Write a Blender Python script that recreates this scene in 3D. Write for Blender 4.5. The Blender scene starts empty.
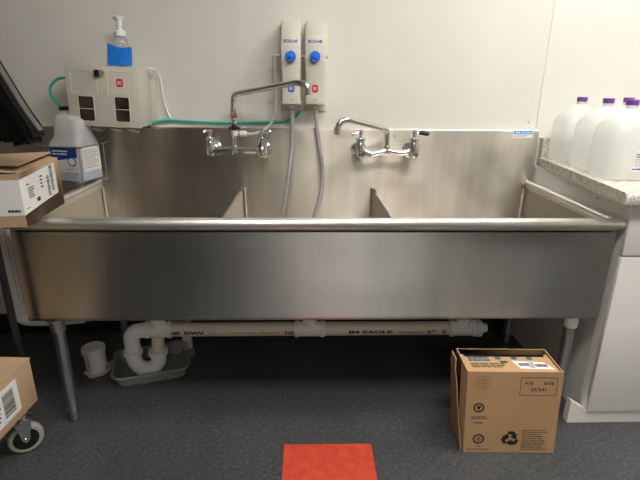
import bpy, bmesh, math, random
from mathutils import Vector, Matrix
random.seed(7)
C = bpy.context.scene.collection
PI = math.pi
S = bpy.context.scene

# ------------------------------------------------------------------ materials
def mat(name, col=(.8, .8, .8), rough=.5, metal=0., trans=0., ior=1.45, aniso=0., arot=0., spec=.5, coat=0., emis=None, es=0., sss=0.):
    m = bpy.data.materials.new(name); m.use_nodes = True
    b = m.node_tree.nodes['Principled BSDF']
    b.inputs['Base Color'].default_value = (*col, 1)
    b.inputs['Roughness'].default_value = rough
    b.inputs['Metallic'].default_value = metal
    b.inputs['Transmission Weight'].default_value = trans
    b.inputs['IOR'].default_value = ior
    b.inputs['Specular IOR Level'].default_value = spec
    b.inputs['Coat Weight'].default_value = coat
    if aniso:
        b.inputs['Anisotropic'].default_value = aniso
        b.inputs['Anisotropic Rotation'].default_value = arot
        t = m.node_tree.nodes.new('ShaderNodeTangent'); t.direction_type = 'UV_MAP'
        m.node_tree.links.new(t.outputs[0], b.inputs['Tangent'])
    if emis:
        b.inputs['Emission Color'].default_value = (*emis, 1)
        b.inputs['Emission Strength'].default_value = es
    return m

def nd(m, t): return m.node_tree.nodes.new(t)
def lk(m, a, b): m.node_tree.links.new(a, b)
def bsdf(m): return m.node_tree.nodes['Principled BSDF']

def coords(m, scale=(1, 1, 1)):
    tc = nd(m, 'ShaderNodeTexCoord'); mp = nd(m, 'ShaderNodeMapping')
    mp.inputs['Scale'].default_value = scale
    lk(m, tc.outputs['Object'], mp.inputs['Vector']); return mp.outputs[0]

def noise(m, vec, sc, det=3, rgh=.55):
    n = nd(m, 'ShaderNodeTexNoise'); n.inputs['Scale'].default_value = sc
    n.inputs['Detail'].default_value = det; n.inputs['Roughness'].default_value = rgh
    lk(m, vec, n.inputs['Vector']); return n.outputs['Fac']

def ramp(m, fac, stops):
    r = nd(m, 'ShaderNodeValToRGB'); e = r.color_ramp.elements
    while len(e) < len(stops): e.new(.5)
    for k, (p, c) in enumerate(stops):
        e[k].position = p; e[k].color = (*c, 1) if len(c) == 3 else c
    lk(m, fac, r.inputs[0]); return r.outputs[0]

def bump(m, fac, st=.1, dist=.001):
    b = nd(m, 'ShaderNodeBump'); b.inputs['Strength'].default_value = st
    b.inputs['Distance'].default_value = dist
    lk(m, fac, b.inputs['Height']); lk(m, b.outputs[0], bsdf(m).inputs['Normal'])

def noisy(name, c1, c2, sc, rough=.5, scale=(1, 1, 1), lo=.35, hi=.65, bst=0, **k):
    m = mat(name, c1, rough, **k); v = coords(m, scale); f = noise(m, v, sc)
    lk(m, ramp(m, f, [(lo, c1), (hi, c2)]), bsdf(m).inputs['Base Color'])
    if bst: bump(m, f, bst)
    return m

def rmap(m, fac, a, b):
    r = nd(m, 'ShaderNodeMapRange'); r.inputs['To Min'].default_value = a; r.inputs['To Max'].default_value = b
    r.inputs['From Min'].default_value = .3; r.inputs['From Max'].default_value = .7
    lk(m, fac, r.inputs['Value']); return r.outputs[0]

def steel(name, c1, c2, ra, rb, scale, aniso=.92, arot=.25):
    m = mat(name, c1, .3, 1., aniso=aniso, arot=arot)
    v = coords(m, scale); f = noise(m, v, 1.0, 4)
    lk(m, ramp(m, f, [(.3, c1), (.7, c2)]), bsdf(m).inputs['Base Color'])
    v2 = coords(m, (3, 3, 3)); f2 = noise(m, v2, 2.0, 5)
    lk(m, rmap(m, f2, ra, rb), bsdf(m).inputs['Roughness'])
    return m

M = {}
M['apron'] = steel('brushed_steel_apron', (.46, .455, .44), (.56, .55, .53), .34, .39, (6, 1, 1.2))
M['splash'] = steel('brushed_steel_backsplash', (.48, .44, .39), (.65, .605, .54), .33, .42, (9, 1, .7))
M['bowl'] = steel('brushed_steel_bowl', (.56, .53, .48), (.68, .65, .60), .36, .44, (5, 3, 3))
M['rim'] = steel('polished_steel_rim', (.84, .81, .77), (.90, .87, .83), .34, .42, (4, 2, 6), aniso=0.0)
M['galv'] = steel('galvanised_leg_steel', (.50, .54, .58), (.62, .66, .70), .25, .4, (30, 30, 4), aniso=0.0)
M['chrome'] = mat('chrome', (.80, .80, .80), .10, 1.)
M['wire'] = mat('bare_wire', (.62, .60, .56), .28, 1.)
M['brass'] = mat('brass', (.55, .43, .26), .35, 1.)
M['panel'] = noisy('glossy_white_wall_panel', (.70, .68, .63), (.75, .73, .68), 1.3, .16, bst=0)
M['wallpaint'] = noisy('painted_wall', (.69, .68, .635), (.72, .71, .665), 2., .45)
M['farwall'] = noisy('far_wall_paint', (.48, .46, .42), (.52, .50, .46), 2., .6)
M['seam'] = mat('seam_trim', (.72, .70, .65), .35)
M['ceiling'] = noisy('ceiling_tile', (.74, .73, .70), (.80, .79, .76), 30., .8)
M['baseboard'] = mat('black_rubber_base', (.010, .010, .011), .5)
M['lamp'] = mat('lamp_diffuser', (.9, .9, .88), .5, emis=(1., .965, .90), es=23.)
M['lampframe'] = mat('lamp_frame', (.8, .8, .8), .4)
M['offwhite'] = noisy('offwhite_plastic', (.56, .53, .46), (.60, .57, .50), 5., .38)
M['eco'] = noisy('light_grey_plastic', (.60, .57, .50), (.64, .61, .54), 5., .35)
M['ecoplate'] = mat('cream_plate_plastic', (.66, .62, .53), .4)
M['groove'] = mat('panel_outline', (.74, .71, .64), .4)
M['darkwin'] = noisy('dark_smoked_window', (.016, .012, .011), (.05, .04, .036), 14., .12)
M['black'] = mat('black_plastic', (.008, .008, .009), .35)
M['blackmetal'] = mat('black_painted_metal', (.010, .010, .011), .4)
M['sheet'] = noisy('black_sheet_plastic', (.003, .003, .003), (.006, .0055, .0055), 10., .6, spec=.15)
M['sheetgrey'] = mat('grey_cover', (.10, .095, .09), .5)
M['blue'] = mat('blue_knob_plastic', (.015, .16, .72), .35)
M['blueprint'] = mat('blue_printing', (.02, .07, .42), .5)
M['bluebadge'] = mat('blue_badge', (.02, .09, .50), .4)
M['redbadge'] = mat('red_badge', (.62, .035, .04), .4)
M['white'] = mat('white_plastic', (.80, .80, .78), .35)
M['whiteink'] = mat('white_printing', (.85, .85, .85), .5)
M['blackink'] = mat('black_printing', (.025, .02, .018), .6)
M['greyink'] = mat('faded_grey_printing', (.17, .12, .085), .7)
M['greytext'] = mat('grey_printing', (.30, .30, .31), .7)
M['paper'] = mat('white_label_paper', (.78, .77, .75), .6)
M['bluepaper'] = mat('blue_label', (.015, .045, .30), .4)
M['skylabel'] = mat('sky_blue_sticker', (.03, .33, .80), .4)
M['tealink'] = mat('teal_printing', (.03, .12, .17), .6)
M['teal'] = mat('teal_tube', (.02, .46, .40), .35)
M['hose'] = mat('grey_translucent_hose', (.46, .44, .44), .22, trans=.25)
M['supply'] = noisy('braided_supply_hose', (.46, .45, .42), (.58, .57, .54), 60., .35)
M['sponge'] = noisy('blue_sponge', (.010, .18, .70), (.018, .25, .84), 70., .9, bst=.6)
M['pvcwhite'] = noisy('white_pvc_fitting', (.82, .81, .78), (.88, .87, .84), 12., .32)
M['pvccream'] = noisy('cream_pvc_pipe', (.70, .63, .50), (.76, .69, .56), 9., .35)
M['card'] = noisy('cardboard', (.47, .285, .145), (.52, .32, .165), 3., .75, scale=(1, 1, 1))
M['cardlight'] = noisy('pale_cardboard', (.46, .31, .19), (.52, .36, .225), 3., .75)
M['cardedge'] = mat('cardboard_cut_edge', (.30, .17, .08), .8)
M['castergrey'] = mat('caster_tread_rubber', (.36, .35, .29), .55)
M['whitelam'] = noisy('white_laminate', (.80, .785, .755), (.83, .815, .785), 3., .35)
M['purple'] = mat('purple_cap', (.15, .055, .27), .4)
M['soap'] = mat('clear_bottle', (.85, .87, .87), .08, trans=.85)
M['bluefluid'] = mat('blue_fluid', (.03, .25, .55), .2)
M['red'] = None

def translucent(name, col, trans_w, rough, alpha):
    m = mat(name, col, rough); n = m.node_tree.nodes; b = bsdf(m)
    out = [x for x in n if x.type == 'OUTPUT_MATERIAL'][0]
    tl = nd(m, 'ShaderNodeBsdfTranslucent'); tl.inputs[0].default_value = (*col, 1)
    tp = nd(m, 'ShaderNodeBsdfTransparent'); tp.inputs[0].default_value = (.97, .98, .98, 1)
    m1 = nd(m, 'ShaderNodeMixShader'); m1.inputs[0].default_value = trans_w
    m2 = nd(m, 'ShaderNodeMixShader'); m2.inputs[0].default_value = alpha
    lk(m, b.outputs[0], m1.inputs[1]); lk(m, tl.outputs[0], m1.inputs[2])
    lk(m, m1.outputs[0], m2.inputs[1]); lk(m, tp.outputs[0], m2.inputs[2])
    lk(m, m2.outputs[0], out.inputs['Surface']); return m
M['jug'] = translucent('milky_jug_plastic', (.95, .965, .955), .5, .25, .42)
M['jugleft'] = translucent('cloudy_bottle_plastic', (.88, .90, .90), .35, .3, .30)
M['tub'] = translucent('frosted_tub_plastic', (.55, .56, .55), .35, .25, .62)

def granite():
    m = mat('speckled_laminate', (.7, .66, .6), .3)
    v = coords(m); f = noise(m, v, 38., 6, .7)
    c = ramp(m, f, [(.30, (.20, .17, .15)), (.42, (.48, .43, .37)), (.52, (.64, .59, .52)), (.62, (.72, .68, .61))])
    f2 = noise(m, coords(m), 110., 3)
    c2 = ramp(m, f2, [(.34, (.30, .26, .24)), (.46, (1, 1, 1))])
    mx = nd(m, 'ShaderNodeMix'); mx.data_type = 'RGBA'; mx.blend_type = 'MULTIPLY'; mx.inputs[0].default_value = .6
    lk(m, c, mx.inputs[6]); lk(m, c2, mx.inputs[7]); lk(m, mx.outputs[2], bsdf(m).inputs['Base Color'])
    return m
M['granite'] = granite()

def floor_mat():
    m = mat('dark_vinyl_floor', (.05, .05, .055), .38)
    f = noise(m, coords(m), 70., 6, .7)
    c = ramp(m, f, [(.36, (.038, .040, .043)), (.58, (.076, .079, .084)), (.74, (.19, .19, .19))])
    fb = noise(m, coords(m), 2.2, 3)
    c2 = ramp(m, fb, [(.3, (.80, .80, .80)), (.7, (1.12, 1.12, 1.12))])
    mx = nd(m, 'ShaderNodeMix'); mx.data_type = 'RGBA'; mx.blend_type = 'MULTIPLY'; mx.inputs[0].default_value = 1
    lk(m, c, mx.inputs[6]); lk(m, c2, mx.inputs[7])
    # a few pale scuffs
    v = nd(m, 'ShaderNodeTexVoronoi'); v.inputs['Scale'].default_value = 3.1
    lk(m, coords(m), v.inputs['Vector'])
    sp = ramp(m, v.outputs['Distance'], [(0.0, (1, 1, 1)), (.045, (0, 0, 0))])
    mx2 = nd(m, 'ShaderNodeMix'); mx2.data_type = 'RGBA'
    mult = nd(m, 'ShaderNodeMath'); mult.operation = 'MULTIPLY'; mult.inputs[1].default_value = .5
    fn = noise(m, coords(m), 45., 3)
    mu2 = nd(m, 'ShaderNodeMath'); mu2.operation = 'MULTIPLY'
    lk(m, sp, mult.inputs[0]); lk(m, mult.outputs[0], mu2.inputs[0]); lk(m, fn, mu2.inputs[1])
    lk(m, mu2.outputs[0], mx2.inputs[0]); lk(m, mx.outputs[2], mx2.inputs[6]); mx2.inputs[7].default_value = (.40, .42, .40, 1)
    lk(m, mx2.outputs[2], bsdf(m).inputs['Base Color'])
    bump(m, f, .12, .001)
    return m
M['floor'] = floor_mat()
M['red'] = noisy('mottled_red_tile', (.50, .042, .020), (.62, .085, .042), 26., .5, lo=.3, hi=.72)

# ------------------------------------------------------------------ mesh helpers
ORG = {}
def finish(bm, ang=38):
    bmesh.ops.remove_doubles(bm, verts=bm.verts, dist=1e-6)
    bmesh.ops.recalc_face_normals(bm, faces=bm.faces)
    for f in bm.faces: f.smooth = True
    for e in bm.edges:
        e.smooth = not (len(e.link_faces) == 2 and e.calc_face_angle(0) > math.radians(ang))

def obj(name, bm, m, parent=None, origin=None, recalc=True):
    if recalc: finish(bm)
    uv = bm.loops.layers.uv.verify(); bm.normal_update()
    for f in bm.faces:
        n = f.normal; ax = max(range(3), key=lambda k: abs(n[k]))
        for l in f.loops:
            c = l.vert.co
            l[uv].uv = ((c.y, c.z), (c.x, c.z), (c.x, c.y))[ax]
    if parent is not None: org = ORG[parent.name]
    elif origin is not None: org = Vector(origin)
    else:
        xs = [v.co for v in bm.verts]
        org = Vector(((min(v.x for v in xs) + max(v.x for v in xs)) / 2, (min(v.y for v in xs) + max(v.y for v in xs)) / 2, min(v.z for v in xs)))
    bmesh.ops.translate(bm, verts=bm.verts, vec=-org)
    me = bpy.data.meshes.new(name); bm.to_mesh(me); bm.free()
    me.materials.append(m)
    o = bpy.data.objects.new(name, me); C.objects.link(o)
    if parent is not None: o.parent = parent
    else: o.location = org
    ORG[o.name] = org.copy()
    return o

def tag(o, label, cat, group=None):
    o['label'] = label; o['category'] = cat
    if group: o['group'] = group
    return o
def thing(name, label, cat, loc, group=None):
    o = bpy.data.objects.new(name, None); C.objects.link(o); o.location = loc
    o.empty_display_size = .05
    ORG[o.name] = Vector(loc); return tag(o, label, cat, group)
def struct(name, bm, m, parent=None):
    o = obj(name, bm, m, parent)
    if parent is None: o['kind'] = 'structure'
    return o

def box(bm, x0, x1, y0, y1, z0, z1, bev=0., seg=2, M4=None):
    r = bmesh.ops.create_cube(bm, size=1.)
    vs = r['verts']
    for v in vs:
        v.co = Vector(((x0 + x1) / 2 + v.co.x * (x1 - x0), (y0 + y1) / 2 + v.co.y * (y1 - y0), (z0 + z1) / 2 + v.co.z * (z1 - z0)))
    if bev:
        es = list({e for v in vs for e in v.link_edges})
        r2 = bmesh.ops.bevel(bm, geom=es, offset=bev, segments=seg, profile=.5, affect='EDGES')
        vs = list({v for f in r2['faces'] for v in f.verts} | {v for v in vs if v.is_valid})
    if M4 is not None: bmesh.ops.transform(bm, matrix=M4, verts=vs)
    return bm
def B(*a, **k):
    bm = bmesh.new(); box(bm, *a, **k); return bm

def catmull(pts, n=6, closed=False):
    P = [Vector(p) for p in pts]; out = []
    N = len(P)
    for i in range(N if closed else N - 1):
        p0 = P[i - 1] if (i > 0 or closed) else P[0] * 2 - P[1]
        p1 = P[i]; p2 = P[(i + 1) % N]
        p3 = P[(i + 2) % N] if (i + 2 < N or closed) else P[-1] * 2 - P[-2]
        for k in range(n):
            t = k / n
            out.append(.5 * ((2 * p1) + (-p0 + p2) * t + (2 * p0 - 5 * p1 + 4 * p2 - p3) * t * t + (-p0 + 3 * p1 - 3 * p2 + p3) * t ** 3))
    if not closed: out.append(P[-1])
    return out

def rounded(pts, r, n=5):
    """polyline with filleted corners"""
    P = [Vector(p) for p in pts]; out = [P[0]]
    for i in range(1, len(P) - 1):
        a = (P[i - 1] - P[i]); b = (P[i + 1] - P[i])
        rr = min(r, a.length * .49, b.length * .49)
        s = P[i] + a.normalized() * rr; e = P[i] + b.normalized() * rr
        for k in range(n + 1):
            t = k / n
            out.append(s * (1 - t) ** 2 + P[i] * 2 * t * (1 - t) + e * t * t)
    out.append(P[-1]); return out

def tube(bm, pts, r, n=12, cap=True, sq=1.):
    P = [Vector(p) for p in pts]; L = len(P)
    R = r if isinstance(r, (list, tuple)) else [r] * L
    prev = None; rings = []
    for i in range(L):
        t = (P[min(i + 1, L - 1)] - P[max(i - 1, 0)]).normalized()
        if prev is None:
            u = t.cross(Vector((0, 0, 1)))
            if u.length < .05: u = t.cross(Vector((1, 0, 0)))
            u.normalize()
        else:
            u = prev - t * prev.dot(t); u.normalize()
        prev = u; w = t.cross(u)
        rings.append([bm.verts.new(P[i] + u * math.cos(2 * PI * k / n) * R[i] + w * math.sin(2 * PI * k / n) * R[i] * sq) for k in range(n)])
    for i in range(L - 1):
        for k in range(n):
            bm.faces.new((rings[i][k], rings[i][(k + 1) % n], rings[i + 1][(k + 1) % n], rings[i + 1][k]))
    if cap: bm.faces.new(rings[0]); bm.faces.new(rings[-1])
    return bm
def T(*a, **k):
    bm = bmesh.new(); tube(bm, *a, **k); return bm

def lathe(bm, prof, c, axis='Z', n=20):
    """prof: list of (r, h) along axis from c; axis may be a vector"""
    ax = {'X': Vector((1, 0, 0)), 'Y': Vector((0, 1, 0)), 'Z': Vector((0, 0, 1)), '-Y': Vector((0, -1, 0)), '-Z': Vector((0, 0, -1)), '-X': Vector((-1, 0, 0))}.get(axis, axis) if isinstance(axis, str) else Vector(axis).normalized()
    u = ax.cross(Vector((0, 0, 1)));
    if u.length < .05: u = Vector((1, 0, 0))
    u.normalize(); w = ax.cross(u); c = Vector(c); rings = []
    for r, h in prof:
        r = max(r, 1e-4)
        rings.append([bm.verts.new(c + ax * h + (u * math.cos(2 * PI * k / n) + w * math.sin(2 * PI * k / n)) * r) for k in range(n)])
    for i in range(len(rings) - 1):
        for k in range(n):
            bm.faces.new((rings[i][k], rings[i][(k + 1) % n], rings[i + 1][(k + 1) % n], rings[i + 1][k]))
    bm.faces.new(rings[0]); bm.faces.new(rings[-1])
    return bm
def Lt(*a, **k):
    bm = bmesh.new(); lathe(bm, *a, **k); return bm

def prism(bm, poly, f0, f1):
    """poly 2D list; f0,f1 map (a,b)->3D for both ends"""
    a = [bm.verts.new(f0(*p)) for p in poly]; b = [bm.verts.new(f1(*p)) for p in poly]; n = len(poly)
    for k in range(n): bm.faces.new((a[k], a[(k + 1) % n], b[(k + 1) % n], b[k]))
    bm.faces.new(a); bm.faces.new(b)
    return bm

def rrect(cx, cz, w, h, r, n=4):
    out = []
    for (sx, sz, a0) in ((1, 1, 0), (-1, 1, 90), (-1, -1, 180), (1, -1, 270)):
        for k in range(n + 1):
            a = math.radians(a0 + 90 * k / n)
            out.append((cx + sx * (w / 2 - r) + r * math.cos(a), cz + sz * (h / 2 - r) + r * math.sin(a)))
    return out

def plate(bm, poly, F, th):
    """flat shape on face frame F (matrix: local x,y in face, z out)"""
    prism(bm, poly, lambda a, b: F @ Vector((a, b, 0)), lambda a, b: F @ Vector((a, b, th)))
def frame(o, x, y):
    """matrix with origin o, x axis, y axis (z = x cross y)"""
    x = Vector(x).normalized(); y = Vector(y); y = (y - x * y.dot(x)).normalized(); z = x.cross(y)
    m = Matrix((x, y, z)).transposed().to_4x4(); m.translation = Vector(o); return m
def ring_outline(bm, po, pi_, F, th):
    """band between two matching polygons"""
    n = len(po)
    for h in (0, th):
        pass
    vo = [[bm.verts.new(F @ Vector((a, b, h))) for a, b in po] for h in (0, th)]
    vi = [[bm.verts.new(F @ Vector((a, b, h))) for a, b in pi_] for h in (0, th)]
    for k in range(n):
        j = (k + 1) % n
        bm.faces.new((vo[1][k], vo[1][j], vi[1][j], vi[1][k]))
        bm.faces.new((vo[0][k], vo[0][j], vo[1][j], vo[1][k]))
        bm.faces.new((vi[0][k], vi[0][j], vi[1][j], vi[1][k]))
        bm.faces.new((vo[0][k], vo[0][j], vi[0][j], vi[0][k]))
def circ(cx, cy, r, n=24): return [(cx + r * math.cos(2 * PI * k / n), cy + r * math.sin(2 * PI * k / n)) for k in range(n)]
def letters(bm, s, F, cx, cy, width, height, th=.0006, bold=0.):
    cu = bpy.data.curves.new('t', 'FONT'); cu.body = s; cu.align_x = 'CENTER'; cu.align_y = 'CENTER'; cu.size = 1.; cu.offset = bold
    o = bpy.data.objects.new('t', cu); C.objects.link(o)
    dg = bpy.context.evaluated_depsgraph_get(); dg.update()
    me = bpy.data.meshes.new_from_object(o.evaluated_get(dg))
    C.objects.unlink(o); bpy.data.objects.remove(o); bpy.data.curves.remove(cu)
    xs = [v.co.x for v in me.vertices]; ys = [v.co.y for v in me.vertices]
    x0, x1, y0, y1 = min(xs), max(xs), min(ys), max(ys)
    for v in me.vertices:
        v.co = F @ Vector((cx + (v.co.x - (x0 + x1) / 2) / (x1 - x0) * width, cy + (v.co.y - (y0 + y1) / 2) / (y1 - y0) * height, th))
    bm.from_mesh(me); bpy.data.meshes.remove(me)
def bars(bm, F, x0, x1, y0, y1, rows, th=.0006, fill=.45, ragged=.3, seed=1):
    rr = random.Random(seed); h = (y1 - y0) / rows
    for k in range(rows):
        yy = y1 - (k + .5) * h; x = x0; xe = x1 - (x1 - x0) * ragged * rr.random()
        while x < xe:
            w = min((x1 - x0) * rr.uniform(.08, .3), xe - x)
            plate(bm, [(x, yy - h * fill / 2), (x + w, yy - h * fill / 2), (x + w, yy + h * fill / 2), (x, yy + h * fill / 2)], F, th)
            x += w + (x1 - x0) * .03
def barcode(bm, F, x0, x1, y0, y1, vert=True, seed=1, th=.0006):
    rr = random.Random(seed); a = x0 if vert else y0; e = x1 if vert else y1; L = e - a
    while a < e:
        w = L * rr.uniform(.015, .05)
        if vert: plate(bm, [(a, y0), (a + w, y0), (a + w, y1), (a, y1)], F, th)
        else: plate(bm, [(x0, a), (x1, a), (x1, a + w), (x0, a + w)], F, th)
        a += w + L * rr.uniform(.015, .04)

def copy_tree(o, parent=None):
    c = o.copy(); C.objects.link(c); c.parent = parent
    ORG[c.name] = ORG[o.name]
    for ch in [x for x in list(C.objects) if x.parent is o]: copy_tree(ch, c)
    return c

# ------------------------------------------------------------------ room
YB = 2.456           # face of the backsplash
YW = 2.486           # wall panel face
XL, XR, YF, ZC = -2.7, 3.4, -4.6, 2.95
struct('floor', B(XL - .1, XR + .1, YF - .1, YW + .2, -.1, 0), M['floor'])
struct('ceiling', B(XL - .1, XR + .1, YF - .1, YW + .2, ZC, ZC + .1), M['ceiling'])
struct('wall_back', B(XL - .1, XR + .1, YW + .004, YW + .15, 0, ZC), M['wallpaint'])
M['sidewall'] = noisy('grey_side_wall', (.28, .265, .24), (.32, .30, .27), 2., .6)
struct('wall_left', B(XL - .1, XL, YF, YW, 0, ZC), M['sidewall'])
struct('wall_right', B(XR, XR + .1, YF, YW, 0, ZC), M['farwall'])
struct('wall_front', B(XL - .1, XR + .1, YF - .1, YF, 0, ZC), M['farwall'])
struct('trim_1', B(XL, -.329, YW, YW + .004, .12, ZC), M['panel'])
struct('trim_2', B(-.3255, 1.197, YW, YW + .004, .12, ZC), M['panel'])
struct('trim_3', B(1.197, 1.206, YW - .003, YW + .004, 1.08, ZC), M['seam'])
struct('trim_4', B(-.329, -.3255, YW - .0005, YW + .004, .12, ZC), M['seam'])
struct('baseboard_back', B(XL, 1.19, YW - .012, YW + .004, 0, .12, bev=.003), M['baseboard'])

M['darkreflect'] = noisy('dark_reflection_panel', (.020, .019, .018), (.030, .028, .026), 2., .4)
M['yellowreflect'] = noisy('pale_yellow_reflection_panel', (.72, .55, .20), (.80, .62, .26), 3., .45, scale=(6, 6, .6))
bm = B(-2.66, -1.36, YF + .001, YF + .05, .0, 2.35); box(bm, -2.0, -1.99, YF + .05, YF + .056, .0, 2.35); struct('reflection_panel_1', bm, M['darkreflect'])  # unseen dark slab, added so the left half of the steel reflects dark
struct('reflection_panel_2', B(XL + .001, XL + .05, -1.85, -1.1, .0, 2.3), M['yellowreflect'])  # unseen yellow slab, added to give the apron its warm reflection at the left
def ceiling_light(x, y, lab):
    t = thing('ceiling_light', lab, 'ceiling light', (x, y, ZC), 'recessed ceiling lights')
    bm = bmesh.new()
    for a in ((-.63, -.60, -.33, .33), (.60, .63, -.33, .33), (-.6, .6, -.33, -.30), (-.6, .6, .30, .33)):
        box(bm, x + a[0], x + a[1], y + a[2], y + a[3], ZC - .02, ZC - .0005)
    obj('frame', bm, M['lampframe'], t)
    obj('diffuser', B(x - .6, x + .6, y - .3, y + .3, ZC - .012, ZC - .0005), M['lamp'], t)
for x, y, l in ((1.6, 1.35, 'recessed white ceiling light above the right end of the sink and the counter'),
                (.5, .35, 'recessed white ceiling light nearest the middle of the room'),
                (.45, -2.9, 'recessed white ceiling light far behind the viewer')):
    ceiling_light(x, y, l)

# ------------------------------------------------------------------ the sink
sk = thing('compartment_sink', 'long stainless steel three compartment sink with tall backsplash against the white wall', 'sink', (.05, 2.05, 0))
X0, X1 = -1.098, 1.1917
# backsplash
bm = bmesh.new()
prism(bm, [(YB, .86), (YB, 1.170), (YB + .004, 1.175), (YW - .002, 1.175), (YW - .002, .86)], lambda a, b: Vector((X0 - .62, a, b)), lambda a, b: Vector((X1 + .012, a, b)))
obj('backsplash', bm, M['splash'], sk)
# thin screws on the steel
# bowls: open rounded boxes
def bowl(x0, x1):
    bm = bmesh.new(); y0, y1, zt, zb = 1.694, YB - .002, .872, .515; r = .012
    levels = [(zt, 0.), (zb + .05, .004), (zb + .03, .010), (zb + .012, .022), (zb, .05)]
    rings = []
    for z, ins in levels:
        poly = rrect((x0 + x1) / 2, (y0 + y1) / 2, x1 - x0 - 2 * ins, y1 - y0 - 2 * ins, r + ins * .5, 6)
        rings.append([bm.verts.new((a, b, z)) for a, b in poly])
    n = len(rings[0])
    for i in range(len(rings) - 1):
        for k in range(n): bm.faces.new((rings[i][k], rings[i][(k + 1) % n], rings[i + 1][(k + 1) % n], rings[i + 1][k]))
    bm.faces.new(rings[-1])
    bmesh.ops.reverse_faces(bm, faces=bm.faces)
    for f in bm.faces: f.smooth = True
    o = obj('bowl', bm, M['splash'], sk, recalc=False)
    wm = o.modifiers.new('weighted', 'WEIGHTED_NORMAL'); wm.weight = 100; wm.keep_sharp = True
    xc = (x0 + x1) / 2
    obj('drain_strainer', Lt([(.055, 0), (.055, .003), (.040, .004), (.030, -.002)], (xc, 2.07, zb + .0005)), M['chrome'], o)
xa, xb = -.338, .352
bowl(X0 + .028, xa - .005); bowl(xa + .005, xb - .005); bowl(xb + .005, X1 - .021)
# dividers' folded top edges, dropping away in a curve at the back
for x in (xa, xb):
    bm = bmesh.new()
    prof = [(1.69, .874), (2.20, .874), (2.34, .868), (2.42, .857), (YB - .001, .835), (YB - .001, .815), (1.69, .845)]
    prism(bm, prof, lambda a, b: Vector((x - .0045, a, b)), lambda a, b: Vector((x + .0045, a, b)))
    obj('divider', bm, M['rim'], sk)
# outer shell / apron
bm = bmesh.new()
ya = 1.672; prof = [(ya + .006, .885), (ya, .875)]
for k in range(7):
    a = math.radians(90 * k / 6); prof.append((ya + .024 - .024 * math.cos(a), .518 - .024 * math.sin(a)))
prof += [(YB, .494), (YB, .500), (ya + .02, .502), (ya + .012, .885)]
xs = [(X0 + .016, 0)]
prism(bm, prof, lambda a, b: Vector((X0 + .014 + .0, a, b)), lambda a, b: Vector((X1 - .016, a, b)))
for s, xx in ((1, X0 + .014), (-1, X1 - .016)):
    box(bm, min(xx, xx + s * .004), max(xx, xx + s * .004), ya + .012, YB, .497, .885)
ap = obj('apron', bm, M['apron'], sk); wm = ap.modifiers.new('weighted', 'WEIGHTED_NORMAL'); wm.weight = 100; wm.keep_sharp = True
# rolled rim round three sides
def rim_path():
    r = .021; z = .899
    pts = [(X0 + r, YB - .001, z), (X0 + r, 1.654 + r, z), (X1 - r, 1.654 + r, z), (X1 - r, YB - .001, z)]
    return rounded(pts, .03, 6)
bm = T([(X0 + .001, 1.676, .900), (X0 + .004, 1.676, .900), (X1 - .004, 1.676, .900), (X1 + .008, 1.676, .900)], [.016, .0215, .0215, .014], n=20)
for xx in (X0 + .016, X1 - .011):
    tube(bm, [(xx, 1.69, .899), (xx, YB - .001, .899)], .0155, n=16)
    box(bm, xx - .010 if xx > 0 else xx, xx if xx > 0 else xx + .013, 1.69, YB - .002, .868, .893)
box(bm, X0 + .03, X1 - .03, 1.672, 1.6945, .868, .890)
obj('rolled_rim', bm, M['rim'], sk)
# white-blue maker's sticker
F = frame((1.069, YB, 1.135), (1, 0, 0), (0, 0, 1))
bm = bmesh.new(); plate(bm, rrect(.052, .019, .104, .038, .003), F, .0006); st = obj('sticker', bm, M['paper'], sk); st['label'] = 'white and blue maker sticker'
bm = bmesh.new(); plate(bm, rrect(.0505, .0275, .097, .018, .002), F, .0010); obj('blue_band', bm, M['skylabel'], st)
bm = bmesh.new(); letters(bm, 'aero', F, .022, .0275, .024, .009, .0014, .02); bars(bm, F, .042, .094, .023, .032, 2, .0014, seed=3); obj('printing', bm, M['whiteink'], st)
bm = bmesh.new(); bars(bm, F, .008, .08, .005, .015, 2, .0010, seed=4); obj('printing', bm, M['greytext'], st)
# legs
for x, y in ((-1.003, 1.720), (1.112, 1.745), (-1.0, 2.336), (1.134, 2.336)):
    bm = T([(x, y, .494), (x, y, .055)], .0225, n=16)
    lg = obj('leg', bm, M['galv'], sk)
    obj('collar', Lt([(.036, 0), (.036, -.010), (.030, -.012), (.029, -.060), (.026, -.063)], (x, y, .4935), n=18), M['galv'] if x < 0 else M['pvcwhite'], lg)
    obj('foot', Lt([(.012, .001), (.017, .006), (.019, .03), (.019, .052), (.0245, .054), (.0245, .066)], (x, y, 0), n=16), M['galv'] if y < 2 else M['galv'], lg)
# screws in the steel and the wall panel
for (x, z, y, lab) in ((.455, 1.143, YB, 'small round screw head on the steel backsplash, above the right faucet'),
                       (-.273, 1.238, YW, 'small screw head on the white wall panel, above the left faucet'),
                       (1.155, 1.212, YW, 'small screw head on the white wall panel, above the blue and white sticker')):
    tag(obj('screw', Lt([(.0055, 0), (.0055, .002), (.0035, .004)], (x, y, z), '-Y', 12), M['wire']), lab, 'screw', 'screw heads on the wall')

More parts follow.
